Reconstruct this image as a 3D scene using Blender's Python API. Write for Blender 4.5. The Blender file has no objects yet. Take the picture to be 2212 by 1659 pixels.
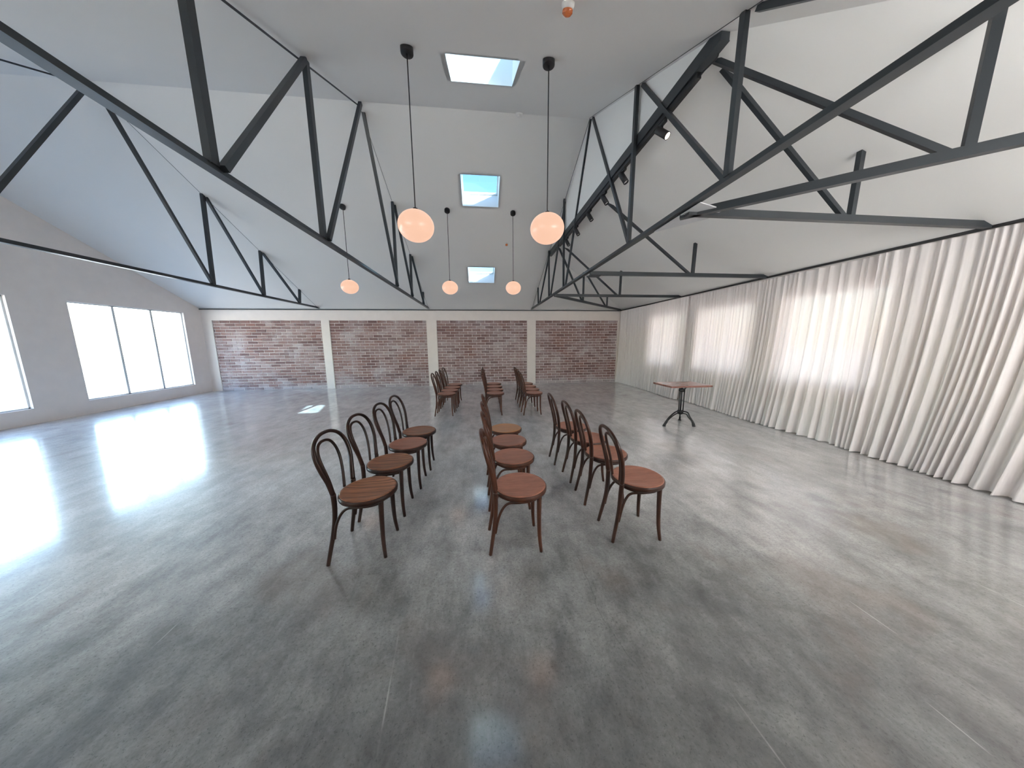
import bpy, bmesh, math, random
from mathutils import Vector, Matrix
random.seed(7)
S = bpy.context.scene
COL = S.collection

# ------------------------------------------------------------------ camera
cam_d = bpy.data.cameras.new('camera')
cam = bpy.data.objects.new('camera', cam_d)
COL.objects.link(cam)
cam_d.sensor_fit = 'HORIZONTAL'
cam_d.sensor_width = 36.0
cam_d.lens = 614.0 / 2212.0 * 36.0
cam_d.clip_start = 0.02
cam_d.clip_end = 300
# camera axes in the room (right, up, back)
cr = Vector((0.99419341, -0.10733056, -0.00772126))
cu = Vector((0.02333344, 0.14497635, 0.98915995))
cb = Vector((-0.10504769, -0.98359647, 0.14663892))
M = Matrix.Identity(4)
for i in range(3):
    M[i][0] = cr[i]; M[i][1] = cu[i]; M[i][2] = cb[i]
M[2][3] = 1.52
cam.matrix_world = M
S.camera = cam

# ------------------------------------------------------------------ world, sun, exposure
SUN_TRAVEL = Vector((-3.86, 3.43, -4.3)).normalized()
w = bpy.data.worlds.new('sky_world'); S.world = w
w.use_nodes = True
nt = w.node_tree
bg = nt.nodes['Background']
sky = nt.nodes.new('ShaderNodeTexSky')
sky.sky_type = 'NISHITA'
sky.sun_disc = False
sky.sun_elevation = math.radians(39.6)
sky.sun_rotation = math.atan2(0.75, -0.66)
sky.air_density = 1.3
sky.dust_density = 0.6
sky.ozone_density = 1.6
nt.links.new(sky.outputs['Color'], bg.inputs['Color'])
bg.inputs['Strength'].default_value = 1.25
sd = bpy.data.lights.new('sun', 'SUN')
sun = bpy.data.objects.new('sun', sd); COL.objects.link(sun)
sd.energy = 52.0
sd.angle = math.radians(0.53)
sd.color = (1.0, 0.95, 0.88)
sun.rotation_mode = 'QUATERNION'
sun.rotation_quaternion = SUN_TRAVEL.to_track_quat('-Z', 'Y')
sun.location = (8, -8, 10)
S.view_settings.view_transform = 'Standard'
S.view_settings.look = 'None'
S.view_settings.exposure = 0.74
S.view_settings.gamma = 1.0
S.view_settings.use_curve_mapping = False
S.cycles.max_bounces = 8
S.cycles.diffuse_bounces = 5
S.cycles.glossy_bounces = 3
S.cycles.transparent_max_bounces = 12
S.cycles.sample_clamp_indirect = 6.0
S.cycles.caustics_reflective = False
S.cycles.caustics_refractive = False

def portal(loc, size, normal):
    d = bpy.data.lights.new('daylight_portal', 'AREA')
    d.shape = 'RECTANGLE'; d.size, d.size_y = size
    d.cycles.is_portal = True
    o = bpy.data.objects.new('daylight_portal', d); COL.objects.link(o)
    o.location = loc
    o.rotation_mode = 'QUATERNION'
    o.rotation_quaternion = Vector(normal).to_track_quat('-Z', 'Y')

# ------------------------------------------------------------------ helpers
def link(name, me, m=None, parent=None):
    o = bpy.data.objects.new(name, me)
    COL.objects.link(o)
    if m is not None and hasattr(me, 'materials') and not me.materials:
        me.materials.append(m)
    if parent is not None:
        o.parent = parent
    return o

def mesh(name, V, F, smooth=False):
    me = bpy.data.meshes.new(name)
    me.from_pydata([tuple(v) for v in V], [], F)
    me.update()
    if smooth:
        me.polygons.foreach_set('use_smooth', [True] * len(me.polygons))
    return me

class MB:
    def __init__(s): s.V = []; s.F = []; s.sm = []
    def add(s, V, F, smooth=False):
        b = len(s.V); s.V += [Vector(v) for v in V]
        s.F += [[i + b for i in f] for f in F]; s.sm += [smooth] * len(F)
        return s
    def box(s, a, b):
        x0, y0, z0 = a; x1, y1, z1 = b
        V = [(x0,y0,z0),(x1,y0,z0),(x1,y1,z0),(x0,y1,z0),(x0,y0,z1),(x1,y0,z1),(x1,y1,z1),(x0,y1,z1)]
        return s.add(V, [(3,2,1,0),(4,5,6,7),(0,1,5,4),(1,2,6,5),(2,3,7,6),(3,0,4,7)])
    def bar(s, p, q, w, h, up=(0,0,1)):
        p = Vector(p); q = Vector(q); d = (q - p).normalized()
        u = Vector(up); u = u - d * u.dot(d)
        if u.length < 1e-4:
            u = Vector((0, 1, 0)); u = u - d * u.dot(d)
        u.normalize(); r = d.cross(u)
        V = []
        for c in (p, q):
            for a, b in ((-1,-1),(1,-1),(1,1),(-1,1)):
                V.append(c + r * a * w / 2 + u * b * h / 2)
        return s.add(V, [(3,2,1,0),(4,5,6,7),(0,1,5,4),(1,2,6,5),(2,3,7,6),(3,0,4,7)])
    def tube(s, P, R, n=10, closed=False, caps=True):
        P = [Vector(p) for p in P]; N = len(P)
        if not hasattr(R, '__len__'): R = [R] * N
        T = []
        for i in range(N):
            if closed: t = P[(i+1) % N] - P[i-1]
            else: t = P[min(i+1, N-1)] - P[max(i-1, 0)]
            T.append(t.normalized())
        u = Vector((0,0,1)) if abs(T[0].z) < .9 else Vector((0,1,0))
        V = []; F = []
        for i in range(N):
            u = (u - T[i] * u.dot(T[i])).normalized(); v = T[i].cross(u)
            for k in range(n):
                a = 2 * math.pi * k / n
                V.append(P[i] + (u * math.cos(a) + v * math.sin(a)) * R[i])
        for i in range(N if closed else N - 1):
            j = (i + 1) % N
            for k in range(n):
                F.append((i*n+k, i*n+(k+1) % n, j*n+(k+1) % n, j*n+k))
        if not closed and caps:
            F.append(tuple(range(n))[::-1]); F.append(tuple((N-1)*n + k for k in range(n)))
        return s.add(V, F, True)
    def lathe(s, prof, n=32, c=(0,0,0), axis=None):
        V = []; F = []
        rot = Vector(axis).to_track_quat('Z', 'Y').to_matrix() if axis is not None else Matrix.Identity(3)
        c = Vector(c)
        for r, z in prof:
            for k in range(n):
                a = 2 * math.pi * k / n
                V.append(c + rot @ Vector((r * math.cos(a), r * math.sin(a), z)))
        for i in range(len(prof) - 1):
            for k in range(n):
                F.append((i*n+k, i*n+(k+1) % n, (i+1)*n+(k+1) % n, (i+1)*n+k))
        return s.add(V, F, True)
    def quad(s, a, b, c, d): return s.add([a, b, c, d], [(0,1,2,3)])
    def build(s, name, m=None, parent=None):
        return link(name, s.mesh(name), m, parent)
    def mesh(s, name):
        me = mesh(name, s.V, s.F)
        me.polygons.foreach_set('use_smooth', s.sm)
        return me

def spline(P, n=6, closed=False):
    P = [Vector(p) for p in P]; out = []; N = len(P)
    rng = range(N) if closed else range(N - 1)
    for i in rng:
        if closed: a, b, c, d = P[i-1], P[i], P[(i+1) % N], P[(i+2) % N]
        else: a, b, c, d = P[max(i-1,0)], P[i], P[i+1], P[min(i+2,N-1)]
        for k in range(n):
            t = k / n
            out.append(.5 * ((2*b) + (c-a)*t + (2*a-5*b+4*c-d)*t*t + (3*b-a-3*c+d)*t**3))
    if not closed: out.append(P[-1])
    return out

def lerp(a, b, n): return [a + (b - a) * i / (n - 1) for i in range(n)]

def empty(name, loc=(0,0,0), rz=0):
    o = bpy.data.objects.new(name, None); COL.objects.link(o)
    o.empty_display_size = .1
    o.location = loc; o.rotation_euler = (0, 0, rz)
    return o

def tag(o, label=None, cat=None, group=None, kind=None):
    if label: o['label'] = label
    if cat: o['category'] = cat
    if group: o['group'] = group
    if kind: o['kind'] = kind
    return o

def struct(o, label=None, cat=None):
    return tag(o, label, cat, kind='structure')

# ------------------------------------------------------------------ materials
def mat(name):
    m = bpy.data.materials.new(name); m.use_nodes = True
    return m, m.node_tree.nodes, m.node_tree.links, m.node_tree.nodes['Principled BSDF']

def simple(name, c, rough=.5, metal=0., spec=.5, noise=0., nscale=8., bump=0., coat=0.):
    m, N, L, b = mat(name)
    b.inputs['Base Color'].default_value = (*c, 1)
    b.inputs['Roughness'].default_value = rough
    b.inputs['Metallic'].default_value = metal
    b.inputs['Specular IOR Level'].default_value = spec
    b.inputs['Coat Weight'].default_value = coat
    b.inputs['Coat Roughness'].default_value = .15
    if noise or bump:
        t = N.new('ShaderNodeTexCoord'); n = N.new('ShaderNodeTexNoise')
        n.inputs['Scale'].default_value = nscale; n.inputs['Detail'].default_value = 6
        L.new(t.outputs['Object'], n.inputs['Vector'])
        if noise:
            r = N.new('ShaderNodeMix'); r.data_type = 'RGBA'
            r.inputs[6].default_value = (*[x * (1 - noise) for x in c], 1)
            r.inputs[7].default_value = (*[min(1, x * (1 + noise)) for x in c], 1)
            L.new(n.outputs['Fac'], r.inputs[0]); L.new(r.outputs[2], b.inputs['Base Color'])
        if bump:
            bp = N.new('ShaderNodeBump'); bp.inputs['Strength'].default_value = bump
            bp.inputs['Distance'].default_value = .01
            L.new(n.outputs['Fac'], bp.inputs['Height']); L.new(bp.outputs[0], b.inputs['Normal'])
    return m

def emit(name, c, s, base=.5):
    m, N, L, b = mat(name)
    b.inputs['Base Color'].default_value = (base, base, base, 1)
    b.inputs['Emission Color'].default_value = (*c, 1)
    b.inputs['Emission Strength'].default_value = s
    b.inputs['Roughness'].default_value = .3
    return m

class NG:
    """small node-graph helper"""
    def __init__(s, m): s.N = m.node_tree.nodes; s.L = m.node_tree.links
    def n(s, t, **kw):
        o = s.N.new(t)
        for k, v in kw.items(): setattr(o, k, v)
        return o
    def math(s, op, a, b=None, c=None, clamp=False):
        o = s.n('ShaderNodeMath', operation=op); o.use_clamp = clamp
        for i, x in enumerate((a, b, c)):
            if x is None: continue
            if isinstance(x, (int, float)): o.inputs[i].default_value = x
            else: s.L.new(x, o.inputs[i])
        return o.outputs[0]
    def noise(s, vec, scale, detail=4, rough=.55, dist=0., out='Fac'):
        o = s.n('ShaderNodeTexNoise')
        o.inputs['Scale'].default_value = scale; o.inputs['Detail'].default_value = detail
        o.inputs['Roughness'].default_value = rough; o.inputs['Distortion'].default_value = dist
        s.L.new(vec, o.inputs['Vector']); return o.outputs[out]
    def mapping(s, vec, scale=(1,1,1), rot=(0,0,0), loc=(0,0,0)):
        o = s.n('ShaderNodeMapping')
        o.inputs['Scale'].default_value = scale; o.inputs['Rotation'].default_value = rot
        o.inputs['Location'].default_value = loc
        s.L.new(vec, o.inputs['Vector']); return o.outputs[0]
    def ramp(s, fac, stops):
        if stops[-1][0] > 1:
            fac = s.math('MULTIPLY', fac, .5); stops = [(p * .5, c) for p, c in stops]
        o = s.n('ShaderNodeValToRGB'); e = o.color_ramp.elements
        e.remove(e[1])
        e[0].position = stops[0][0]
        for p, c in stops[1:]: e.new(p)
        for i, (p, c) in enumerate(stops):
            e[i].color = (*c, 1) if hasattr(c, '__len__') else (c, c, c, 1)
        s.L.new(fac, o.inputs[0]); return o.outputs[0]
    def mix(s, fac, a, b, blend='MIX'):
        o = s.n('ShaderNodeMix', data_type='RGBA', blend_type=blend)
        for i, x in ((0, fac), (6, a), (7, b)):
            if isinstance(x, (int, float)): o.inputs[i].default_value = x
            elif isinstance(x, tuple): o.inputs[i].default_value = (*x, 1)
            else: s.L.new(x, o.inputs[i])
        return o.outputs[2]

# --- polished concrete
def concrete():
    m, N, L, b = mat('polished_concrete'); g = NG(m)
    pos = g.n('ShaderNodeNewGeometry').outputs['Position']
    big = g.noise(g.mapping(pos, (1, .8, 1)), 1.1, 5, .62, .2)
    mid = g.noise(g.mapping(pos, (1.6, 1, 1), (0, 0, .5)), 2.7, 8, .66, .15)
    strk = g.noise(g.mapping(pos, (7, 1, 1), (0, 0, -.45)), 1.6, 6, .65, .3)
    fine = g.noise(pos, 60, 4, .7)
    speck = g.noise(pos, 78, 3, .7)
    pit = g.n('ShaderNodeTexVoronoi'); pit.inputs['Scale'].default_value = 110
    L.new(pos, pit.inputs['Vector'])
    base = g.ramp(big, [(.28, (.58, .588, .595)), (.5, (.70, .70, .70)), (.72, (.79, .785, .775))])
    c = g.mix(1., base, g.ramp(mid, [(.28, .62), (.5, .92), (.72, 1.12)]), 'MULTIPLY')
    c = g.mix(1., c, g.ramp(strk, [(.28, .78), (.5, .97), (.72, 1.10)]), 'MULTIPLY')
    c = g.mix(1., c, g.ramp(fine, [(.25, .66), (.75, 1.24)]), 'MULTIPLY')
    c = g.mix(g.math('MULTIPLY', g.ramp(speck, [(.56, 0.), (.66, 1.)]), .50), c, (.62, .61, .59))
    c = g.mix(g.math('MULTIPLY', g.ramp(speck, [(.35, 1.), (.42, 0.)]), .60), c, (.06, .06, .062))
    c = g.mix(g.math('MULTIPLY', g.ramp(pit.outputs['Distance'], [(.10, 1.), (.24, 0.)]), g.math('MULTIPLY', g.ramp(g.noise(pos, 31, 2), [(.48, 0.), (.62, 1.)]), .7)), c, (.04, .04, .042))
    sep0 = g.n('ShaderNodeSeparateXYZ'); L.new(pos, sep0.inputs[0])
    # dimmer near light painted into the colour, with mottled stains, fading into the hall
    dim_zone = g.math('ADD', sep0.outputs[1], g.math('MULTIPLY', g.math('SUBTRACT', g.noise(pos, .9, 5, .6), .5), 2.6))
    dim_zone = g.ramp(g.math('DIVIDE', dim_zone, 4.), [(.24, 1.), (.74, 0.)])
    c = g.mix(g.math('MULTIPLY', dim_zone, .80), c, (.070, .074, .073))
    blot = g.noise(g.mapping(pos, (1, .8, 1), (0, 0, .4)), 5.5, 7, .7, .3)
    c = g.mix(g.math('ADD', .45, g.math('MULTIPLY', dim_zone, .55)), c, g.mix(1., c, g.ramp(blot, [(.30, .48), (.5, .95), (.70, 1.30)]), 'MULTIPLY'))
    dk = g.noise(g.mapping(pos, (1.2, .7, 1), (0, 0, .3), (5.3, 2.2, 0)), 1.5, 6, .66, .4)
    c = g.mix(g.math('MULTIPLY', g.ramp(dk, [(.52, 0.), (.68, 1.)]), g.math('ADD', .18, g.math('MULTIPLY', dim_zone, .5))), c, (.070, .074, .075))
    rust = g.noise(g.mapping(pos, (1.5, 1.2, 1), loc=(3.1, .7, 0)), 1.1, 4, .5, .8)
    c = g.mix(g.math('MULTIPLY', g.ramp(rust, [(.56, 0.), (.72, 1.)]), .38), c, (.20, .140, .112))
    # pale hairline scratches
    def scr(rot, sc, loc):
        v = g.n('ShaderNodeTexVoronoi', voronoi_dimensions='2D'); v.feature = 'DISTANCE_TO_EDGE'; v.inputs['Scale'].default_value = sc
        L.new(g.mapping(pos, (1, .14, 1), (0, 0, rot), loc), v.inputs['Vector'])
        return g.ramp(v.outputs['Distance'], [(.0, 1.), (.0022, 0.)])
    gate = g.ramp(g.noise(pos, 2.3, 3), [(.52, 0.), (.62, 1.)])
    s1 = g.math('MULTIPLY', g.math('MAXIMUM', scr(.6, .9, (1, 2, 0)), scr(-.9, .8, (4, 1, 0))), gate)
    c = g.mix(g.math('MULTIPLY', s1, .55), c, (.62, .61, .59))
    # pour joints and one wandering crack
    sep = g.n('ShaderNodeSeparateXYZ'); L.new(pos, sep.inputs[0])
    wob = g.noise(g.mapping(pos, (1, 1, 1)), 1.7, 3)
    def line(coord, at, half, amp):
        d = g.math('ADD', coord, g.math('MULTIPLY', g.math('SUBTRACT', wob, .5), amp))
        d = g.math('ABSOLUTE', g.math('SUBTRACT', d, at))
        return g.ramp(g.math('DIVIDE', d, half * 2), [(.3, 1.), (.6, 0.)])
    j = g.math('MULTIPLY', line(sep.outputs[1], 2.14, .004, .16), g.ramp(g.noise(pos, 3.5, 2), [(.40, 0.), (.52, 1.)]))
    c = g.mix(g.math('MULTIPLY', j, .55), c, (.40, .39, .38))
    k = g.math('MULTIPLY', line(sep.outputs[0], .66, .0035, .30), g.ramp(g.noise(pos, 2.1, 2), [(.45, 0.), (.58, 1.)]))
    c = g.mix(g.math('MULTIPLY', k, .35), c, (.06, .06, .06))
    L.new(c, b.inputs['Base Color'])
    r = g.ramp(g.noise(g.mapping(pos, (1.3, 1, 1)), 1.9, 5, .6, .5), [(.3, .29), (.7, .38)])
    L.new(r, b.inputs['Roughness'])
    b.inputs['Specular IOR Level'].default_value = .7
    b.inputs['Coat Weight'].default_value = 1.0
    b.inputs['Coat IOR'].default_value = 1.65
    b.inputs['Coat Roughness'].default_value = .11
    bp = g.n('ShaderNodeBump'); bp.inputs['Strength'].default_value = .05; bp.inputs['Distance'].default_value = .004
    L.new(g.noise(pos, 9, 5), bp.inputs['Height']); L.new(bp.outputs[0], b.inputs['Normal'])
    return m

# --- whitewashed brick, the tint of each brick follows its place in the bond
CH, BL = 2.266 / 24, .300
def brick_mat():
    m, N, L, b = mat('whitewashed_brick'); g = NG(m)
    pos = g.n('ShaderNodeNewGeometry').outputs['Position']
    sep = g.n('ShaderNodeSeparateXYZ'); L.new(pos, sep.inputs[0])
    row = g.math('FLOOR', g.math('DIVIDE', sep.outputs[2], CH))
    sh = g.math('MULTIPLY', g.math('MODULO', row, 2.), .5)
    colm = g.math('FLOOR', g.math('ADD', g.math('DIVIDE', g.math('ADD', sep.outputs[0], 30.), BL), sh))
    cv = g.n('ShaderNodeCombineXYZ'); L.new(row, cv.inputs[0]); L.new(colm, cv.inputs[1])
    wn = g.n('ShaderNodeTexWhiteNoise', noise_dimensions='2D'); L.new(cv.outputs[0], wn.inputs['Vector'])
    c = g.ramp(wn.outputs['Value'], [(0., (.17, .085, .078)), (.3, (.24, .125, .110)), (.6, (.31, .185, .165)), (.85, (.25, .105, .080)), (1., (.36, .24, .22))])
    fin = g.noise(pos, 38, 5, .7)
    c = g.mix(.5, c, g.ramp(fin, [(.3, .32), (.7, .68)]), 'OVERLAY')
    # lime wash left in clouds, thinner on some bricks
    cloud = g.noise(g.mapping(pos, (1, 1, 1.3)), 1.25, 6, .62, .5)
    smear = g.noise(g.mapping(pos, (5, 5, 16)), 1.6, 5, .68)
    amt = g.math('ADD', g.math('MULTIPLY', cloud, 1.55), g.math('MULTIPLY', smear, .65))
    amt = g.math('ADD', amt, g.math('MULTIPLY', wn.outputs['Value'], .22))
    foot = g.ramp(sep.outputs[2], [(.04, .40), (.17, 0.)])
    amt = g.math('ADD', amt, foot)
    amt = g.ramp(amt, [(1.05, .06), (1.27, .27), (1.58, .80)])
    c = g.mix(amt, c, (.54, .49, .505))
    L.new(c, b.inputs['Base Color']); b.inputs['Roughness'].default_value = .85
    bp = g.n('ShaderNodeBump'); bp.inputs['Strength'].default_value = .35; bp.inputs['Distance'].default_value = .004
    L.new(fin, bp.inputs['Height']); L.new(bp.outputs[0], b.inputs['Normal'])
    return m

# --- stained wood
def wood(name, dark, light, rough=.32, ring=26., coat=.3, streak=.0, mott=.45):
    m, N, L, b = mat(name); g = NG(m)
    t = g.n('ShaderNodeTexCoord').outputs['Object']
    gr = g.noise(g.mapping(t, (2.2, ring, 2.2)), 2.2, 6, .65, .5)
    mot = g.noise(t, 7, 4, .6)
    c = g.ramp(gr, [(.30, dark), (.70, light)])
    c = g.mix(mott, c, g.ramp(mot, [(.3, .34), (.7, .66)]), 'OVERLAY')
    if streak:
        st = g.noise(g.mapping(t, (1.0, 30, 1)), 2.0, 3, .6)
        c = g.mix(g.math('MULTIPLY', g.ramp(st, [(.48, 0.), (.62, 1.)]), streak), c, tuple(x * .35 for x in dark))
    L.new(c, b.inputs['Base Color'])
    r = g.ramp(mot, [(.3, rough - .06), (.7, rough + .1)]); L.new(r, b.inputs['Roughness'])
    b.inputs['Coat Weight'].default_value = coat; b.inputs['Coat Roughness'].default_value = .22
    b.inputs['Specular IOR Level'].default_value = .35
    return m

def fabric():
    m, N, L, b = mat('sheer_curtain_fabric'); g = NG(m)
    N.remove(b)
    out = N['Material Output']
    t = g.n('ShaderNodeTexCoord').outputs['Object']
    wv = g.ramp(g.noise(g.mapping(t, (1, 1, .04)), 60, 3), [(.3, (.90, .845, .838)), (.7, (.965, .91, .905))])
    d = g.n('ShaderNodeBsdfDiffuse'); tr = g.n('ShaderNodeBsdfTranslucent'); tp = g.n('ShaderNodeBsdfTransparent')
    L.new(wv, d.inputs[0]); L.new(wv, tr.inputs[0])
    m1 = g.n('ShaderNodeMixShader'); m1.inputs[0].default_value = .145
    L.new(d.outputs[0], m1.inputs[1]); L.new(tr.outputs[0], m1.inputs[2])
    m2 = g.n('ShaderNodeMixShader'); m2.inputs[0].default_value = .03
    L.new(m1.outputs[0], m2.inputs[1]); L.new(tp.outputs[0], m2.inputs[2])
    L.new(m2.outputs[0], out.inputs[0])
    return m

def glass(name='thin_window_glass', tint=(.93, .97, .97)):
    m, N, L, b = mat(name); g = NG(m); N.remove(b)
    lw = g.n('ShaderNodeLayerWeight'); lw.inputs[0].default_value = .5
    fr = g.math('ADD', .04, g.math('MULTIPLY', g.math('POWER', lw.outputs['Facing'], 5.), .9))
    tp = g.n('ShaderNodeBsdfTransparent'); tp.inputs[0].default_value = (*tint, 1)
    gl = g.n('ShaderNodeBsdfGlossy'); gl.inputs['Roughness'].default_value = .02
    mx = g.n('ShaderNodeMixShader'); L.new(fr, mx.inputs[0])
    L.new(tp.outputs[0], mx.inputs[1]); L.new(gl.outputs[0], mx.inputs[2])
    L.new(mx.outputs[0], N['Material Output'].inputs[0])
    return m

def frosted():
    m, N, L, b = mat('frosted_fill_glass'); g = NG(m); N.remove(b)
    d = g.n('ShaderNodeBsdfTranslucent'); d.inputs[0].default_value = (.80, .79, .77, 1)
    e = g.n('ShaderNodeBsdfDiffuse'); e.inputs[0].default_value = (.8, .8, .8, 1)
    mx = g.n('ShaderNodeMixShader'); mx.inputs[0].default_value = .12
    L.new(d.outputs[0], mx.inputs[1]); L.new(e.outputs[0], mx.inputs[2])
    L.new(mx.outputs[0], N['Material Output'].inputs[0])
    return m

MT = dict(
    floor=concrete(), brick=brick_mat(),
    mortar=simple('lime_mortar', (.84, .78, .76), .95, noise=.16, nscale=14, bump=.25),
    plaster=simple('cream_painted_concrete', (.85, .775, .725), .8, noise=.06, nscale=5, bump=.04),
    ceiling=simple('matt_white_ceiling_paint', (.80, .79, .775), .9, noise=.015, nscale=2),
    gable=simple('matt_white_gable_paint', (.82, .82, .81), .9, noise=.015, nscale=2),
    shaft=simple('white_skylight_lining', (.86, .86, .86), .7),
    steel=simple('charcoal_painted_steel', (.027, .033, .039), .40, noise=.12, nscale=6),
    black=simple('matt_black_metal', (.012, .012, .014), .45),
    iron=simple('black_cast_iron', (.010, .010, .012), .38, noise=.2, nscale=30, bump=.1),
    cord=simple('dark_grey_flex', (.03, .03, .032), .6),
    plate=simple('bare_grey_steel_plate', (.58, .58, .60), .5, noise=.1, nscale=9),
    white=simple('white_plastic', (.78, .77, .75), .4),
    frame=simple('white_window_frame', (.75, .75, .75), .5),
    orange=simple('orange_plastic_lens', (.62, .17, .05), .2, noise=.1, nscale=40),
    ground=simple('pale_outdoor_paving', (.42, .41, .39), .9, noise=.1, nscale=1),
    frame_wood=wood('dark_bentwood', (.013, .0046, .0028), (.036, .0120, .0066), .36, 9, .06),
    frame_red=wood('reddish_bentwood', (.034, .0100, .0050), (.095, .0300, .0140), .36, 9, .06),
    frame_mid=wood('brown_bentwood', (.020, .0065, .0036), (.056, .0180, .0092), .36, 9, .06),
    seat=wood('brown_seat_veneer', (.28, .112, .072), (.43, .190, .130), .36, 14, .15),
    seat_streak=wood('streaky_brown_seat_veneer', (.20, .075, .034), (.44, .190, .095), .34, 20, .2, .75),
    seat_honey=wood('honey_seat_veneer', (.44, .19, .070), (.56, .265, .105), .34, 12, .5, 0., .15),
    table=wood('pinkish_brown_tabletop', (.20, .085, .065), (.32, .15, .12), .28, 12, .35),
    curtain=fabric(), glass=glass(), dimglass=glass('grey_tinted_window_glass', (.38, .39, .40)), tinted=glass('tinted_skylight_glass', (.135, .20, .235)), frosted=frosted(),
    globe=emit('warm_opal_glass', (1.0, .60, .42), .56, .06),
    lens=emit('warm_spotlight_lens', (1.0, .80, .62), 3.0),
)

# ------------------------------------------------------------------ setting
XW0, XW1 = -8.72, 5.20          # left / right wall faces
YF, YB = -.35, 10.144           # front / back wall faces
RY, RZ, SL = 4.97, 5.045, .47   # ridge line and roof pitch
XG = 1.83                       # gable plane over the right truss
ZB = 3.80                       # height where the hip end starts
ZE = RZ - SL * (YB - RY)        # eaves at the back wall
def roofz(y): return RZ - SL * abs(y - RY)
YGB = RY + (RZ - ZB) / SL; YGF = RY - (RZ - ZB) / SL

# floor
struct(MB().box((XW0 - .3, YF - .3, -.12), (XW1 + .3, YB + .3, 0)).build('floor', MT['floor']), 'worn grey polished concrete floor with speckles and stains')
struct(MB().box((-60, -60, -.4), (60, 60, -.2)).build('ground', MT['ground']), 'pale paving outside the building')

# ceiling with skylight openings
SKY = [(-1, -.27, .432, 3.10, 3.80), (1, -.313, .428, 5.88, 6.48), (1, -.312, .426, 8.18, 8.787)]
cm = MB()
def P(x, y): return (x, y, roofz(y))
def strip(sgn, holes, yend):
    xs = sorted(set([XW0, XG] + [v for h in holes for v in (h[1], h[2])]))
    ys = sorted(set([RY, yend, YGB if sgn > 0 else YGF] + [v for h in holes for v in (h[3], h[4])]))
    for xa, xb in zip(xs, xs[1:]):
        for ya, yb in zip(ys, ys[1:]):
            mx, my = (xa + xb) / 2, (ya + yb) / 2
            if any(h[1] < mx < h[2] and h[3] < my < h[4] for h in holes): continue
            cm.quad(P(xa, ya), P(xb, ya), P(xb, yb), P(xa, yb))
strip(1, [s for s in SKY if s[0] > 0], YB)
strip(-1, [s for s in SKY if s[0] < 0], YF)
ZHB, ZHF = roofz(YB), roofz(YF)
B1, F1 = (XG, YGB, ZB), (XG, YGF, ZB)
cm.add([B1, (XW1, YB, ZHB), P(XG, YB)], [(0, 1, 2)])
cm.add([F1, P(XG, YF), (XW1, YF, ZHF)], [(0, 1, 2)])
cm.quad(F1, (XW1, YF, ZHF), (XW1, YB, ZHB), B1)
ceil = struct(cm.build('ceiling', MT['ceiling']), 'white painted ceiling following the pitched and hipped roof')
# gable infill above the steel beam
gw = MB().add([(XG, YGF, ZB), (XG, YGB, ZB), (XG, RY, RZ), (XG + .06, YGF, ZB), (XG + .06, YGB, ZB), (XG + .06, RY, RZ)],
              [(0, 2, 1), (3, 4, 5), (0, 1, 4, 3), (1, 2, 5, 4), (2, 0, 3, 5)]).build('wall_gable', MT['gable'])
struct(gw, 'white triangular gable infill above the steel beam')

# skylights: lining, glass and frame
nwin = 0
for sg, x0, x1, y0, y1 in SKY:
    nwin += 1
    root = struct(empty('window_%d' % nwin, ((x0 + x1) / 2, (y0 + y1) / 2, roofz((y0 + y1) / 2))),
                  ['skylight in the near roof slope above the front lamps', 'middle skylight with blue sky showing', 'lowest and farthest skylight above the back lamps'][nwin - 1])
    n = Vector((0, SL * sg, 1)).normalized(); D = .34
    q = [Vector(P(x0, y0)), Vector(P(x1, y0)), Vector(P(x1, y1)), Vector(P(x0, y1))]
    t = [v + n * D for v in q]
    lm = MB()
    for i in range(4):
        j = (i + 1) % 4; c = sum(q, Vector()) / 4
        out = ((q[i] + q[j]) / 2 - c).normalized() * .05
        V = [q[i], q[j], t[j], t[i], q[i] + out, q[j] + out, t[j] + out, t[i] + out]
        lm.add(V, [(0,1,2,3),(7,6,5,4),(0,4,5,1),(3,2,6,7),(1,5,6,2),(0,3,7,4)])
    o = lm.build('skylight_lining', MT['shaft'], root); o.matrix_parent_inverse = Matrix.Translation(-root.location)
    fm = MB()
    for i in range(4):
        fm.bar(t[i], t[(i + 1) % 4], .05, .05, n)
    o = fm.build('skylight_frame', MT['frame'], root); o.matrix_parent_inverse = Matrix.Translation(-root.location)
    o = MB().add([v + n * .01 for v in t], [(0,1,2,3)]).build('pane', MT['tinted'], root); o.matrix_parent_inverse = Matrix.Translation(-root.location)
    portal(sum(t, Vector()) / 4 + n * .03, (x1 - x0, .67), -n)

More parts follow.
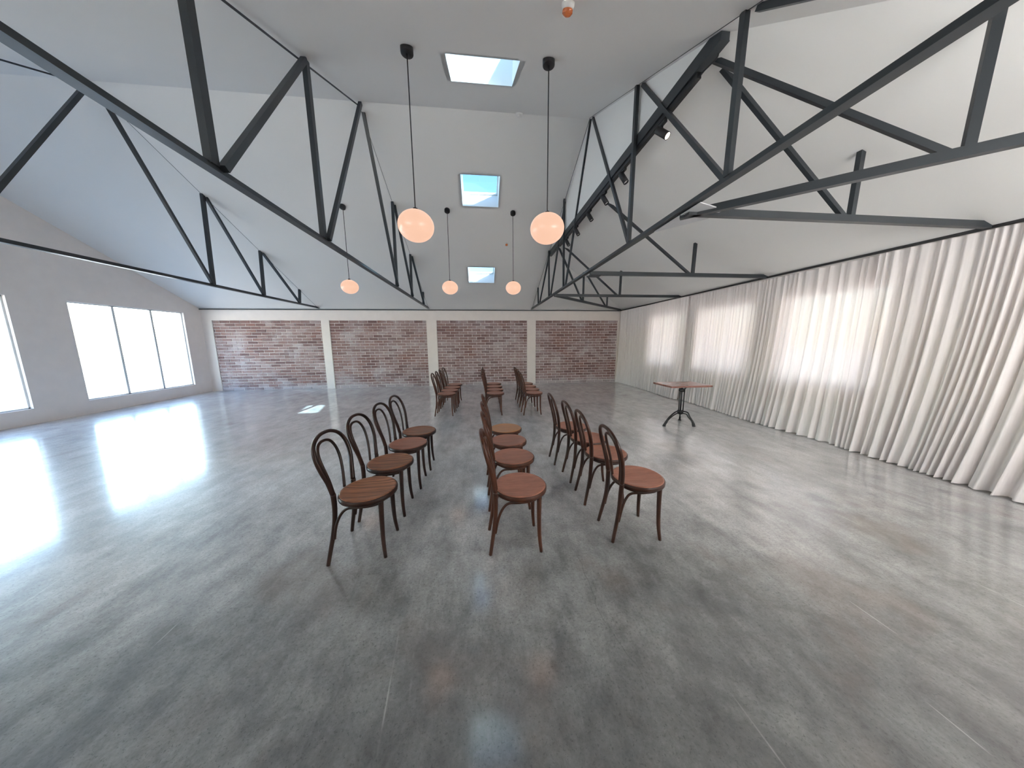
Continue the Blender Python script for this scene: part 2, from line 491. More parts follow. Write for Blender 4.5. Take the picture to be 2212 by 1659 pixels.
# wall with rectangular openings
def holed(name, axis, at, thick, u0, u1, holes, ztop, mtl, label):
    """wall in plane axis=at, thickness outward (thick signed), holes (u0,u1,z0,z1), ztop(u) height"""
    us = sorted(set([u0, u1, RY] if axis == 'x' else [u0, u1]) | set(v for h in holes for v in h[:2]))
    us = [u for u in us if u0 <= u <= u1]
    zs = sorted(set([0.] + [v for h in holes for v in h[2:] if v < 2.5]))
    b = MB()
    def pt(u, z, o):
        return (at + o, u, z) if axis == 'x' else (u, at + o, z)
    def cell(ua, ub, za, zb, zc):
        V = [pt(ua, za, 0), pt(ub, za, 0), pt(ub, zc, 0), pt(ua, zb, 0), pt(ua, za, thick), pt(ub, za, thick), pt(ub, zc, thick), pt(ua, zb, thick)]
        b.add(V, [(0,1,2,3),(7,6,5,4),(0,4,5,1),(1,5,6,2),(2,6,7,3),(3,7,4,0)])
    for ua, ub in zip(us, us[1:]):
        for k, za in enumerate(zs):
            mu = (ua + ub) / 2
            if k + 1 < len(zs):
                zb = zs[k + 1]
                if any(h[0] < mu < h[1] and h[2] < (za + zb) / 2 < h[3] for h in holes): continue
                cell(ua, ub, za, zb, zb)
            else:
                tall = [h for h in holes if h[0] < mu < h[1] and h[3] > za]
                if tall: za = max(h[3] for h in tall)
                cell(ua, ub, za, ztop(ua), ztop(ub))
    return struct(b.build(name, mtl), label)

def window(axis, at, thick, h, pane, label, mull=1):
    global nwin
    nwin += 1
    a, b_, z0, z1 = h
    root = struct(empty('window_%d' % nwin, (at, (a + b_) / 2, z0) if axis == 'x' else ((a + b_) / 2, at, z0)), label)
    inv = Matrix.Translation(-root.location)
    def pt(u, z, o): return Vector((at + o, u, z) if axis == 'x' else (u, at + o, z))
    f = MB(); o0 = thick * .5
    rails = [(pt(a, z0, o0), pt(b_, z0, o0)), (pt(a, z1, o0), pt(b_, z1, o0)), (pt(a, z0, o0), pt(a, z1, o0)), (pt(b_, z0, o0), pt(b_, z1, o0))]
    for i in range(mull):
        u = a + (b_ - a) * (i + 1) / (mull + 1); rails.append((pt(u, z0, o0), pt(u, z1, o0)))
    for p, q in rails: f.bar(p, q, .05, .05)
    o = f.build('window_frame', MT['frame'], root); o.matrix_parent_inverse = inv
    o = MB().quad(pt(a, z0, o0), pt(b_, z0, o0), pt(b_, z1, o0), pt(a, z1, o0)).build('pane', pane, root); o.matrix_parent_inverse = inv
    nrm = Vector((-thick, 0, 0)) if axis == 'x' else Vector((0, -thick, 0))
    portal(pt((a + b_) / 2, (z0 + z1) / 2, thick * 1.1), (b_ - a, z1 - z0), nrm)

RWIN = [(6.92, 8.22, .86, 2.22), (5.00, 6.42, .86, 2.22), (3.2, 4.5, .86, 2.22)]
LFILL_WIN = [(3.2, 6.4, .3, 2.45), (7.2, 9.6, .3, 2.45)]  # left end openings added to balance the room light
FFILL_WIN = [(-4.95, -1.95, 1.75, 2.3), (2.0, 4.9, 1.35, 2.3)]  # unseen openings added to brighten ceiling and floor from behind the camera
holed('wall_right', 'x', XW1, .16, YF - .2, YB + .2, RWIN, lambda u: ZE + .02, MT['plaster'], 'pale wall with windows behind the sheer curtains')
holed('wall_left', 'x', XW0, -.16, YF - .2, YB + .2, LFILL_WIN, lambda u: roofz(u) + .02, MT['plaster'], 'pale gable wall at the left end')
holed('wall_front', 'y', YF, -.16, XW0 - .2, XW1 + .2, FFILL_WIN, lambda u: ZHF + .02, MT['plaster'], 'pale wall behind the viewer')
for h in RWIN: window('x', XW1, .16, h, MT['dimglass'], 'window glowing behind the right hand curtains', 1)
for h in LFILL_WIN: window('x', XW0, -.16, h, MT['glass'], 'wide window added for fill light in the left end wall', 2)
for h in FFILL_WIN: window('y', YF, -.16, h, MT['frosted'], 'frosted window added for fill light in the wall behind the viewer', 1)

struct(MB().box((XW1 + .16, YF - 1.5, 2.62), (XW1 + 2.3, YB + 1.5, 2.70)).build('sun_block_slab', MT['plaster']), 'added roof slab keeping sun off the right hand windows outside')  # unseen slab added to block direct sun on the curtains

# back wall: concrete frame with whitewashed brick panels
wb = MB()
wb.box((XW0 - .2, YB + .05, 0), (XW1 + .2, YB + .25, ZE + .02))
wb.box((XW0 - .2, YB - .012, 2.266), (XW1 + .2, YB + .05, ZE + .02))
wall_back = struct(wb.build('wall_back', MT['plaster']), 'back wall of cream concrete posts and whitewashed brick panels')
PILL = [(-8.72, -8.44), (-5.21, -4.955), (-1.835, -1.500), (1.640, 1.945), (4.99, 5.2)]
for a, b_ in PILL:
    MB().box((a, YB - .014, 0), (b_, YB + .05, 2.266)).build('pillar', MT['plaster'], wall_back)
def brick_mesh(L_, seed):
    rg = random.Random(seed); bv = .006
    x0, x1, z0, z1 = 0, L_, 0, CH - .016
    j = lambda: rg.uniform(-.0025, .0025)
    fr = [(x0 + bv + j(), 0, z0 + bv + j()), (x1 - bv + j(), j() * .6, z0 + bv + j()), (x1 - bv + j(), 0, z1 - bv + j()), (x0 + bv + j(), j() * .6, z1 - bv + j())]
    mid = [(x0 + j(), bv, z0 + j()), (x1 + j(), bv, z0 + j()), (x1 + j(), bv, z1 + j()), (x0 + j(), bv, z1 + j())]
    bk = [(x0, .03, z0), (x1, .03, z0), (x1, .03, z1), (x0, .03, z1)]
    V = fr + mid + bk; F = [(0,1,2,3)]
    for k in range(4):
        l = (k + 1) % 4
        F += [(4+k, 4+l, l, k), (8+k, 8+l, 4+l, 4+k)]
    return V, F
FULL = [brick_mesh(BL - .015, k) for k in range(5)]
FULLM = [mesh('brick', V, F) for V, F in FULL]
budget = 300
for pi in (1, 0, 2, 3):
    xa, xb = PILL[pi][1], PILL[pi + 1][0]
    panel = MB().box((xa, YB + .012, 0), (xb, YB + .06, 2.266)).build('brick_panel', MT['mortar'], wall_back)
    todo = []
    for r in range(24):
        off = -30. - (.5 * BL if r % 2 else 0)
        k = math.floor((xa - off) / BL)
        while off + k * BL < xb:
            s, e = off + k * BL, off + (k + 1) * BL
            cs, ce = max(s, xa + .002), min(e, xb - .002)
            if ce - cs > .022: todo.append((cs, ce, r, ce - cs > BL - .004))
            k += 1
    todo.sort(key=lambda t: -t[0])
    stuff = MB()
    for cs, ce, r, full in todo:
        y = YB + random.uniform(-.004, .003); z = r * CH + .008; x = cs + .0075
        if budget > 0 and pi in (0, 1):
            budget -= 1
            me = random.choice(FULLM) if full else mesh('brick', *brick_mesh(ce - cs - .015, r))
            o = link('brick', me, MT['brick'], panel); o.location = (x, y, z)
        else:
            V, F = random.choice(FULL) if full else brick_mesh(ce - cs - .015, r)
            stuff.add([Vector(v) + Vector((x, y, z)) for v in V], F)
    if stuff.V:
        tag(stuff.build('bricks', MT['brick'], panel), kind='stuff')

# black steel channel at the top of the walls
struct(MB().box((XW0, YB - .05, 2.592), (XW1 - .1, YB - .012, 2.616)).build('trim_1', MT['steel']), 'thin black steel channel along the top of the back wall')
struct(MB().box((XW1 - .05, YF, 2.62), (XW1, YB, 2.70)).build('trim_2', MT['ceiling']), 'white cornice strip over the right hand curtains')

# ------------------------------------------------------------------ roof trusses
ZC = 2.665   # bottom chord centre height
def truss(X, apex, vs, near, label, yend=YB - .02, w=.060, dw=.045, tc=.0045, name='roof_truss'):
    root = empty(name, (X, yend, ZC)); inv = Matrix.Translation(-root.location)
    def part(nm, p, q, a, b_, up=(1, 0, 0)):
        m_ = MB()
        # angle section: web + flange
        m_.bar(p, q, a, b_, up)
        o = m_.build(nm, MT['steel'], root); o.matrix_parent_inverse = inv
    yn = YF + .05
    m_ = MB()
    m_.box((X - .034, yn, ZC - .024), (X + .034, yend, ZC - .017))
    m_.box((X - .010, yn, ZC - .017), (X - .003, yend, ZC + .026))
    m_.box((X + .003, yn, ZC - .017), (X + .010, yend, ZC + .026))
    o = m_.build('bottom_chord', MT['steel'], root); o.matrix_parent_inverse = inv
    for ya, yb in ((apex, yend), (apex, yn)):
        o = MB().bar((X, ya, roofz(ya) + .006), (X, yb, roofz(yb) + .006), tc, .018, (0, 0, 1)).build('top_chord', MT['steel'], root); o.matrix_parent_inverse = inv
    full = list(vs) + list(near)
    for v in full:
        part('vertical', (X, v, ZC + .02), (X, v + .06 * (1 if v > apex else -.3), roofz(v) - .005), w, w * .8)
    for sgn in (1, -1):
        prev = apex + .05 * sgn
        for v in (vs if sgn > 0 else near):
            part('diagonal', (X + .03, prev, roofz(prev) - .01), (X + .03, v - .05 * sgn, ZC + .02), dw, dw)
            prev = v + .09 * sgn
    return tag(root, label, 'roof truss', 'black steel roof trusses')
truss(-1.723, 5.03, (6.42, 7.75, 9.19), (3.59, 2.25, .85), 'black steel roof truss left of the skylights, ending on the second pillar')
truss(1.79, 4.87, (6.20, 7.52, 8.92), (3.45, 2.06, .75), 'black steel roof truss crossing in front of the long beam and white gable', w=.046, dw=.036, tc=.003)
truss(-5.21, 5.03, (6.42, 7.75, 9.13), (3.59, 2.25, .85), 'black steel roof truss at the far left, ending on the first pillar')

# hip-end trusses between the right truss and the curtain wall
def hip_truss(A, B, verts, diags, label, h=.06):
    A = Vector((*A, 0)); B = Vector((*B, 0)); u = (B - A); Ln = u.length; u.normalize()
    root = empty('hip_truss', (B.x, B.y, 2.63)); inv = Matrix.Translation(-root.location)
    def at(s, z): return A + u * s + Vector((0, 0, z))
    side = (-u.y, u.x, 0)
    def part(nm, p, q, a, b_):
        o = MB().bar(p, q, a, b_, side).build(nm, MT['steel'], root); o.matrix_parent_inverse = inv
    part('bottom_chord', at(.03, 2.632), at(Ln, 2.632), h, .05)
    for s, zt in verts: part('vertical', at(s, 2.645), at(s + .01, zt), .045, .04)
    for s0, z0, s1 in diags: part('diagonal', at(s0, z0), at(s1, 2.645), .036, .036)
    return tag(root, label, 'roof truss', 'hip end half trusses')
hip_truss((1.79, 4.75), (5.10, 4.75), [(1.855, 3.19)], [(.18, 3.80, 1.80)], 'black half truss running from the middle of the right roof truss to the curtains')
hip_truss((1.79, 6.99), (5.10, 6.99), [(1.67, 3.24)], [(.20, 3.78, 1.60)], 'black half truss reaching the curtain rail beside the curtain gap')
hip_truss((1.79, 6.99), (5.06, 10.10), [(1.53, 3.46), (3.24, 3.0)], [(.16, 3.80, 1.46), (1.72, 3.40, 3.14)], 'black diagonal hip truss running into the brick and curtain corner')
hip_truss((1.79, 2.50), (5.10, 2.50), [(1.67, 3.22)], [(.20, 3.78, 1.60)], 'black half truss nearest the viewer, cut by the right edge of the photo')
hip_truss((1.79, 2.60), (5.06, -.25), [(1.53, 3.40), (3.24, 2.95)], [(.16, 3.80, 1.46), (1.72, 3.40, 3.14)], 'black diagonal hip truss running to the front corner behind the curtains')

# joint plates under the right truss
pl = MB()
pl.add([(1.80, 2.32, 2.625), (2.10, 2.42, 2.625), (2.10, 2.60, 2.625), (1.80, 2.95, 2.625), (1.80, 2.32, 2.633), (2.10, 2.42, 2.633), (2.10, 2.60, 2.633), (1.80, 2.95, 2.633)],
       [(3,2,1,0),(4,5,6,7),(0,1,5,4),(1,2,6,5),(2,3,7,6),(3,0,4,7)])
tag(pl.build('joint_plate', MT['plate']), 'pale steel joint plate under the nearest half truss joint', 'plate')
tag(MB().box((1.80, 4.66, 2.590), (2.00, 4.86, 2.600)).build('joint_plate', MT['steel']), 'small dark steel joint plate under the middle half truss', 'plate')

# long steel beam below the gable
bm_ = MB()
bm_.box((1.815, YGF - .05, 3.722), (1.885, YGB + .03, 3.832))
bm_.box((1.812, YGF - .05, 3.716), (1.888, YGB + .05, 3.722))
tag(bm_.build('steel_beam', MT['steel']), 'long dark steel beam under the white gable, carrying the spotlight track', 'beam')
trk = MB().box((1.828, 2.52, 3.672), (1.868, 6.75, 3.716)).build('track_rail', MT['black'])
tag(trk, 'black lighting track fixed under the long steel beam', 'track')
cb_ = MB().tube(spline([(1.848, 2.52, 3.69), (1.86, 2.43, 3.685), (1.88, 2.37, 3.70), (1.87, 2.37, 3.74), (1.85, 2.39, 3.725)], 6), .006, 6).build('power_cable', MT['black'])
tag(cb_, 'short black cable looping from the end of the lighting track to the beam', 'cable')

def spotlight(y, aim, lit, label, proto=[None]):
    root = empty('spotlight', (1.850, y, 3.672))
    if lit or proto[0] is None:
        MB().box((-.016, -.05, -.028), (.016, .05, 0)).build('adapter', MT['black'], root)
        MB().tube([(0, 0, -.02), (0, 0, -.075)], .008, 8).build('stem', MT['black'], root)
        a = Vector(aim).normalized(); c = Vector((0, 0, -.095))
        p0, p1 = c - a * .07, c + a * .08
        hd = MB().lathe([(0, 0), (.030, 0), (.034, .006), (.034, .150), (.030, .150), (.030, .125)], 20, p0, a)
        ho = hd.build('head', MT['black'], root)
        MB().lathe([(0, 0), (.029, 0)], 20, p1 - a * (.004 if lit else .02), a).build('lens', MT['lens'] if lit else MT['white'], ho)
        if not lit: proto[0] = root
    else:
        for ch in list(proto[0].children):
            c = ch.copy(); c.parent = root; COL.objects.link(c)
            for g2 in list(ch.children):
                d2 = g2.copy(); d2.parent = c; COL.objects.link(d2)
    return tag(root, label, 'spotlight', 'track spotlights under the beam')
spotlight(3.00, (.40, -.60, -.72), True, 'black track spotlight nearest the viewer with its warm lens lit')
spotlight(3.79, (.35, -.35, -.85), False, 'black track spotlight partly hidden behind the upright of the truss')
for y, l in ((4.35, 'black track spotlight where the slanting brace crosses the beam'), (4.93, 'fourth black track spotlight from the viewer, hanging clear of the braces'),
             (5.58, 'fifth black track spotlight from the viewer, smaller, near the far end of the beam'), (6.18, 'farthest black track spotlight, seen between two thin truss members')):
    spotlight(y, None, False, l)

# ------------------------------------------------------------------ pendants
def pendant(x, y, zc, label, group='opal globe pendants', proto=[None]):
    zt = roofz(y); sg = 1 if y > RY else -1
    root = empty('pendant_lamp', (x, y, zc))
    n = Vector((0, SL * sg, 1)).normalized()
    top = Vector((0, 0, zt - zc))
    rose = MB().lathe([(0, -.055), (.050, -.055), (.056, -.050), (.056, .02), (0, .02)], 28, top, (0, 0, 1) if sg < 0 else n).build('ceiling_rose', MT['black'], root)
    MB().tube([(0, 0, .130), top - Vector((0, 0, .05))], .0055, 6).build('cord', MT['cord'], root)
    if proto[0] is None:
        prof = []
        for k in range(25):
            a = -math.pi / 2 + math.pi * k / 24
            prof.append((.170 * math.cos(a), .142 * math.sin(a)))
        me1 = MB().lathe(prof, 40).mesh('globe'); me1.materials.append(MT['globe'])
        me2 = MB().lathe([(0, .160), (.022, .160), (.026, .150), (.026, .130), (0, .130)], 20).mesh('cap'); me2.materials.append(MT['black'])
        proto[0] = (me1, me2)
    gl = link('globe', proto[0][0], None, root); link('cap', proto[0][1], None, gl)
    return tag(root, label, 'pendant lamp', group)
pendant(-.600, 3.04, 2.640, 'large glowing opal globe pendant, left of the two near lamps')
pendant(.690, 3.01, 2.646, 'large glowing opal globe pendant, right of the two near lamps')
pendant(-2.735, 6.59, 2.700, 'small glowing opal globe pendant hanging left of the left roof truss')
pendant(-.645, 6.58, 2.706, 'small far opal globe pendant just left of the farthest skylight')
pendant(.750, 6.58, 2.716, 'small far opal globe pendant just right of the farthest skylight')

# ------------------------------------------------------------------ ceiling devices
def beacon(x, y, label, s=1.):
    sg = 1 if y > RY else -1; n = Vector((0, SL * sg, 1)).normalized()
    root = empty('alarm_beacon', (x, y, roofz(y)))
    MB().lathe([(0, .004), (.060*s, .004), (.060*s, -.018*s), (.052*s, -.034*s), (.048*s, -.040*s), (0, -.040*s)], 28, (0,0,0), n).build('base', MT['white'], root)
    lp = [(.046*s, -.038*s), (.046*s, -.062*s)]
    for k in range(6):
        a = math.pi / 2 * k / 5
        lp.append((.044*s * math.cos(a), -.064*s - .022*s * math.sin(a)))
    lm = MB().lathe(lp, 28, (0,0,0), n)
    for k in range(3):
        lm.lathe([(.044*s, -.044*s - .008*s*k), (.049*s, -.047*s - .008*s*k), (.044*s, -.050*s - .008*s*k)], 28, (0,0,0), n)
    lm.build('lens', MT['orange'], root)
    return tag(root, label, 'alarm')
beacon(.625, 2.17, 'orange and white alarm beacon on the near ceiling at the top of the photo', .70)
beacon(.679, 7.39, 'tiny orange alarm beacon on the far slope between the two far skylights', .62)
sm = empty('smoke_detector', (.671, 4.93, roofz(4.93)))
MB().lathe([(0, .01), (.055, .01), (.055, -.018), (.046, -.03), (0, -.03)], 28).build('base', MT['white'], sm)
MB().lathe([(.030, -.028), (.030, -.045), (.022, -.052), (0, -.052)], 24).build('sensor', MT['white'], sm)
tag(sm, 'small white smoke detector at the ridge above the middle skylight', 'detector')

# ------------------------------------------------------------------ curtains
def curtain(y0, y1, seed, label, flare, cx=5.06):
    rg = random.Random(seed); n = int((y1 - y0) / .008); nz = 26
    ph = []; y = y0; k = 0
    # folds of uneven width
    edges = [y0]
    while edges[-1] < y1: edges.append(edges[-1] + rg.choice((.05, .06, .07, .085, .11, .15)))
    wob = [rg.uniform(.65, 1.25) for _ in range(len(edges) + 1)]
    def fold(u):
        for i in range(len(edges) - 1):
            if u < edges[i + 1]: return i + (u - edges[i]) / (edges[i + 1] - edges[i])
        return len(edges) - 1
    V = []; F = []
    drift = [(rg.uniform(.5, 1.6), rg.uniform(0, 6.3), rg.uniform(.03, .10)) for _ in range(4)]
    for i in range(n + 1):
        u = y0 + (y1 - y0) * i / n; f = fold(u)
        for j in range(nz + 1):
            t = j / nz; z = 2.585 + (.012 - 2.585) * t
            amp = (.019 + .036 * t) * wob[min(int(f), len(wob) - 1)]
            lean = sum(a * math.sin(fq * u + p) for fq, p, a in drift) * t * t * 1.2
            edge = flare * (t ** 2.2) * (.28 * max(0, 1 - (u - y0) / .5) * -1)
            f2 = f + .9 * lean
            x = amp * math.sin(2 * math.pi * f2) + .25 * amp * math.sin(2 * math.pi * f2 * 2.3 + seed)
            swing = .05 * t * t * math.sin(1.3 * u + seed) - .06 * t ** 3
            V.append((cx + x + swing, u + lean * .6 + edge, z))
    for i in range(n):
        for j in range(nz):
            a = i * (nz + 1) + j
            F.append((a, a + 1, a + nz + 2, a + nz + 1))
    me = mesh('curtain', V, F, True)
    o = link('curtain', me, MT['curtain'])
    return tag(o, label, 'curtain', 'sheer curtains on the right wall')
curtain(6.66, 10.06, 3, 'white sheer floor-length curtain between the brick wall and the curtain gap', 0)
curtain(3.32, 6.74, 5, 'white sheer floor-length curtain behind the square table, right of the gap', .2, 5.125)
curtain(-.15, 3.28, 9, 'white sheer floor-length curtain nearest the viewer', .2)
cr_ = empty('curtain_rail', (5.06, 5.0, 2.6))
MB().box((-.02, -5.15, -.004), (.02, 5.10, .022)).build('rail', MT['black'], cr_)
tag(cr_, 'thin black curtain rail along the top of the right wall', 'curtain rail')

# ------------------------------------------------------------------ chairs
def chair_meshes(twist, rear, front, rx=-.235, fx=.135, idx=.012, idy=0., hdy=0., lean=.25, wide=1.):
    ct, st = math.cos(twist), math.sin(twist)
    def tw(p): return (p[0] * ct - p[1] * st, p[0] * st + p[1] * ct, p[2])
    def bx(z): return -.192 - lean * max(0, z - .46) - .03 * math.sin(max(0, min(1, (z - .46) / .43)) * math.pi)* -1 * .4
    R = {}
    R['seat'] = MB().lathe([(0, .4520), (.06, .4522), (.11, .4535), (.150, .4570), (.172, .4610), (.184, .4622), (.190, .4600), (.192, .4560), (.188, .4300), (0, .4300)], 44).mesh('seat')
    rim = MB().lathe([(.186, .4575), (.193, .4580), (.1985, .4520), (.2000, .4400), (.1980, .4260), (.190, .4200), (.176, .4200), (.176, .4300)], 44)
    R['seat_rim'] = rim.mesh('seat_rim')
    half = [(.120, .470), (.139, .560), (.156, .640), (.166, .710), (.162, .766), (.141, .818), (.104, .854), (.052, .876)]
    half = half[:2] + [(y * wide, z) for y, z in half[2:]]
    sh = lambda z: hdy * min(1, max(0, (z - .40) / .2))
    pts = [(bx(z), -y + sh(z), z) for y, z in half] + [(bx(.881), hdy, .881)] + [(bx(z), y + sh(z), z) for y, z in reversed(half)]
    pts = spline([tw(p) for p in pts], 5)
    N = len(pts)
    R['back_hoop'] = MB().tube(pts, [.0130 + .0045 * abs(2 * i / (N - 1) - 1) ** 1.5 for i in range(N)], 10).mesh('back_hoop')
    half = [(.060, .448), (.078, .560), (.092, .645), (.097, .710), (.089, .764), (.066, .804), (.034, .822)]
    pts = [(bx(z) + idx, -y + idy + sh(z), z) for y, z in half] + [(bx(.826) + idx, idy + hdy, .826)] + [(bx(z) + idx, y + idy + sh(z), z) for y, z in reversed(half)]
    pts = spline([tw(p) for p in pts], 5); N = len(pts)
    R['inner_hoop'] = MB().tube(pts, .0105, 9).mesh('inner_hoop')
    for k, s in enumerate((-1, 1)):
        a = Vector(tw((-.192, s * .120 + sh(.47), .47))); f = Vector((rx, s * rear, 0))
        b1 = Vector(tw((-.190, s * .116, .37)))
        def bl(q, z):
            v = b1.lerp(f, q); v.z = z; return v
        c1 = bl(.12, .27); d1 = bl(.40, .17); e1 = bl(.76, .07)
        p = spline([a, b1, c1, d1, e1, f], 5)
        R['rear_leg%d' % k] = MB().tube(p, lerp(.0180, .0125, len(p)), 10).mesh('leg')
        g = Vector((fx, s * front, 0))
        t0 = Vector((fx - .012, s * (front - .028), .428))
        p = spline([t0, t0.lerp(g, .35) + Vector((-.006, -s * .004, 0)), t0.lerp(g, .72) + Vector((-.008, -s * .006, 0)), g], 6)
        R['front_leg%d' % k] = MB().tube(p, lerp(.0185, .0120, len(p)), 10).mesh('leg')
        # bentwood bracket: up from the rear leg and round under the seat
        q0 = bl(.44, .160)
        q0 += Vector((.014, 0, 0))
        q = spline([q0, q0 + Vector((.020, 0, .10)), q0 + Vector((.052, -s * .008, .175)), q0 + Vector((.098, -s * .012, .215)),
                    (-.02, s * .142, .392), (.06, s * .136, .394), (.112, s * .100, .392)], 6)
        R['brace%d' % k] = MB().tube(q, lerp(.0100, .0085, len(q)), 8).mesh('brace')
    ring = [(.146 * math.cos(2 * math.pi * k / 36), .146 * math.sin(2 * math.pi * k / 36), .400) for k in range(36)]
    R['ring'] = MB().tube(ring, .0085, 8, closed=True).mesh('ring')
    return R

def make_chair(R, seat_m, frame_m):
    root = empty('bentwood_chair'); parts = {}
    nm = dict(seat='seat', seat_rim='seat_rim', back_hoop='back_hoop', inner_hoop='inner_hoop', rear_leg0='leg', rear_leg1='leg', front_leg0='leg', front_leg1='leg', brace0='brace', brace1='brace', ring='stretcher_ring')
    for k, me in R.items():
        if not me.materials: me.materials.append(seat_m if k == 'seat' else frame_m)
        parts[k] = link(nm[k], me, None, parts['seat'] if k == 'seat_rim' else root)
    return root

def copy_chair(src, seat_m=None, frame_m=None):
    def dup(o, parent):
        c = o.copy(); COL.objects.link(c)
        if parent is not None: c.parent = parent
        if o.type == 'MESH':
            mm = seat_m if o.name.split('.')[0] == 'seat' else frame_m
            if mm is not None:
                c.data = o.data.copy(); c.data.materials[0] = mm
        for ch in list(o.children): dup(ch, c)
        return c
    return dup(src, None)

RL = chair_meshes(math.radians(-8), .185, .150, idx=-.016, idy=-.026, hdy=.014, lean=.265, wide=1.05)
RM = chair_meshes(math.radians(0), .140, .150, lean=.225)
RR = chair_meshes(math.radians(-1), .134, .155, -.248, .122, hdy=-.035)
protoL = make_chair(RL, MT['seat_streak'], MT['frame_wood'])
protoM = make_chair(RM, MT['seat'], MT['frame_red'])
protoR = make_chair(RR, MT['seat'], MT['frame_mid'])
CH_ = [
 (protoL, -.850, 2.070, 0, None, None, 'dark bentwood chair nearest the viewer in the left file, streaky brown seat'),
 (protoL, -.842, 2.555, 0, None, None, 'second dark bentwood chair from the viewer in the left file'),
 (protoL, -.800, 3.025, 1, MT['seat'], None, 'third dark bentwood chair from the viewer in the left file, plain brown seat'),
 (protoL, -.776, 3.460, 2, None, None, 'last bentwood chair of the near left file, its arched back seen against bare floor'),
 (protoM, .268, 1.995, 0, None, None, 'reddish bentwood chair nearest the viewer in the middle file, worn pinkish seat'),
 (protoM, .276, 2.535, 0, None, None, 'second reddish bentwood chair from the viewer in the middle file'),
 (protoM, .274, 2.980, 0, None, None, 'third reddish bentwood chair in the middle file, just before the honey coloured seat'),
 (protoM, .282, 3.420, 0, MT['seat_honey'], None, 'bentwood chair with a shiny honey coloured seat at the end of the middle file'),
 (protoR, 1.212, 2.012, 0, None, None, 'dark bentwood chair nearest the viewer in the right file, whole round seat in view'),
 (protoR, 1.180, 2.520, 0, None, None, 'second bentwood chair from the viewer in the right file'),
 (protoR, 1.172, 2.955, 2, None, None, 'third bentwood chair from the viewer in the right file, seat seen through other backs'),
 (protoR, 1.122, 3.410, 0, None, None, 'last bentwood chair of the near right file, farthest from the viewer'),
 (protoM, -.745, 6.010, -2, None, None, 'front bentwood chair of the far left cluster before the brick wall'),
 (protoM, -.725, 6.420, 0, None, None, 'second bentwood chair from the front of the far left cluster'),
 (protoM, -.712, 6.850, 2, None, None, 'third bentwood chair from the front of the far left cluster'),
 (protoM, -.700, 7.340, -6, None, None, 'rearmost bentwood chair of the far left cluster, turned slightly outward'),
 (protoM, .268, 5.930, 0, None, None, 'front bentwood chair of the far middle cluster'),
 (protoM, .282, 6.360, 0, None, None, 'second bentwood chair from the front of the far middle cluster'),
 (protoM, .292, 6.830, 0, None, None, 'third bentwood chair from the front of the far middle cluster'),
 (protoM, .302, 7.320, 0, None, None, 'rearmost bentwood chair of the far middle cluster, nearest the brick wall'),
 (protoM, 1.080, 5.870, 3, None, None, 'front bentwood chair of the far right cluster'),
 (protoM, 1.100, 6.310, 2, None, None, 'second bentwood chair from the front of the far right cluster'),
 (protoM, 1.108, 6.750, 2, None, None, 'third bentwood chair from the front of the far right cluster'),
 (protoM, 1.120, 7.230, 3, None, None, 'rearmost bentwood chair of the far right cluster, beside the right pillar'),
]
used = set()
# copy first, so that every copy starts from an untouched source
made = []
for k, (src, x, y, a, sm_, fm_, lab) in enumerate(CH_):
    if src not in used and sm_ is None and fm_ is None:
        used.add(src); o = src
    else:
        o = copy_chair(src, sm_, fm_)
    made.append((o, x, y, a, lab, 'near chairs in three files' if k < 12 else 'far chairs in three clusters'))
for o, x, y, a, lab, grp in made:
    o.location = (x, y, 0); o.rotation_euler = (0, 0, math.radians(a))
    tag(o, lab, 'chair', grp)

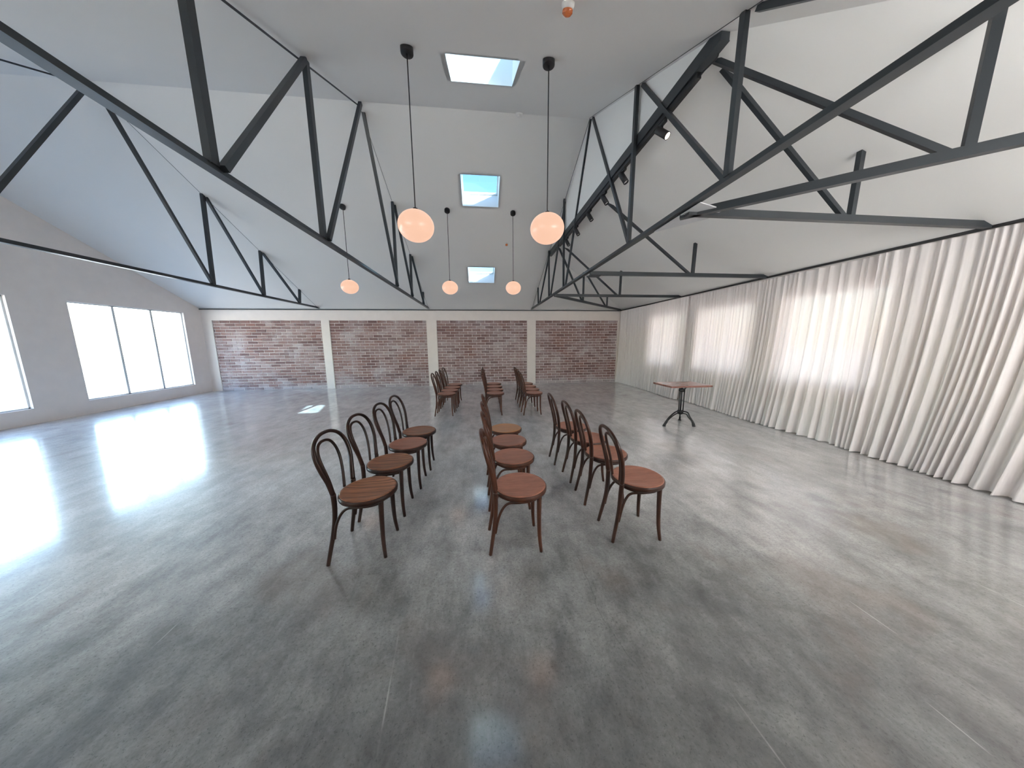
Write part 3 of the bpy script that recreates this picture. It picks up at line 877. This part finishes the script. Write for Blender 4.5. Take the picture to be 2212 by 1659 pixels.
# ------------------------------------------------------------------ table
tb = empty('pedestal_table', (3.60, 4.74, 0))
zt = .745
tm = MB(); bv = .004
for (g_, za, zb) in ((0, .717, .741),):
    pass
x0, x1, y0, y1 = -.375, .385, -.265, .270
pr = [(0.004, .715), (0, .719), (0, .741), (.004, .745)]
V = []; F = []
for ins, z in pr:
    V += [(x0 + ins, y0 + ins, z), (x1 - ins, y0 + ins, z), (x1 - ins, y1 - ins, z), (x0 + ins, y1 - ins, z)]
for i in range(3):
    for k in range(4):
        F.append((i*4+k, i*4+(k+1) % 4, i*4+4+(k+1) % 4, i*4+4+k))
F += [(3,2,1,0), (12,13,14,15)]
tm.add(V, F); tm.build('tabletop', MT['table'], tb)
feet = [Vector((3.215, 4.620, 0)) - tb.location, Vector((3.760, 4.520, 0)) - tb.location, Vector((3.790, 4.965, 0)) - tb.location]
hc = Vector((.0, -.02, 0))
MB().lathe([(0, .185), (.030, .185), (.050, .195), (.052, .250), (.040, .262), (0, .262)], 20, hc).build('hub', MT['iron'], tb)
MB().lathe([(0, .610), (.045, .610), (.050, .618), (.050, .655), (.040, .662), (0, .662)], 20, hc).build('collar', MT['iron'], tb)
for f in feet:
    d = (f - hc); d.z = 0; r = d.length; d.normalize()
    def lp(q, z): return hc + d * q + Vector((0, 0, z))
    m_ = MB()
    up = spline([lp(.03, .245), lp(.12, .235), lp(r * .62, .165), lp(r * .86, .075), lp(r - .012, .018)], 6)
    lo = spline([lp(.03, .205), lp(.10, .200), lp(r * .54, .150), lp(r * .76, .085), lp(r - .045, .018)], 6)
    m_.tube(up, .0125, 8); m_.tube(lo, .0105, 8)
    m_.bar(lp(r * .80, .082), lp(r - .020, .012), .030, .030)
    m_.lathe([(0, 0), (.028, 0), (.028, .010), (.018, .022), (0, .022)], 16, lp(r - .025, 0))
    m_.build('leg', MT['iron'], tb)
    MB().tube([lp(.042, .25), lp(.042, .64)], .0095, 10).build('column_rod', MT['iron'], tb)
    MB().tube(spline([lp(.040, .64), lp(.055, .675), lp(.11, .712)], 5), .010, 8).build('support_arm', MT['iron'], tb)
MB().tube([hc + Vector((0, 0, .25)), hc + Vector((0, 0, .714))], .013, 10).build('column', MT['iron'], tb)
tag(tb, 'square pinkish brown pedestal table with black iron base before the curtains', 'table')
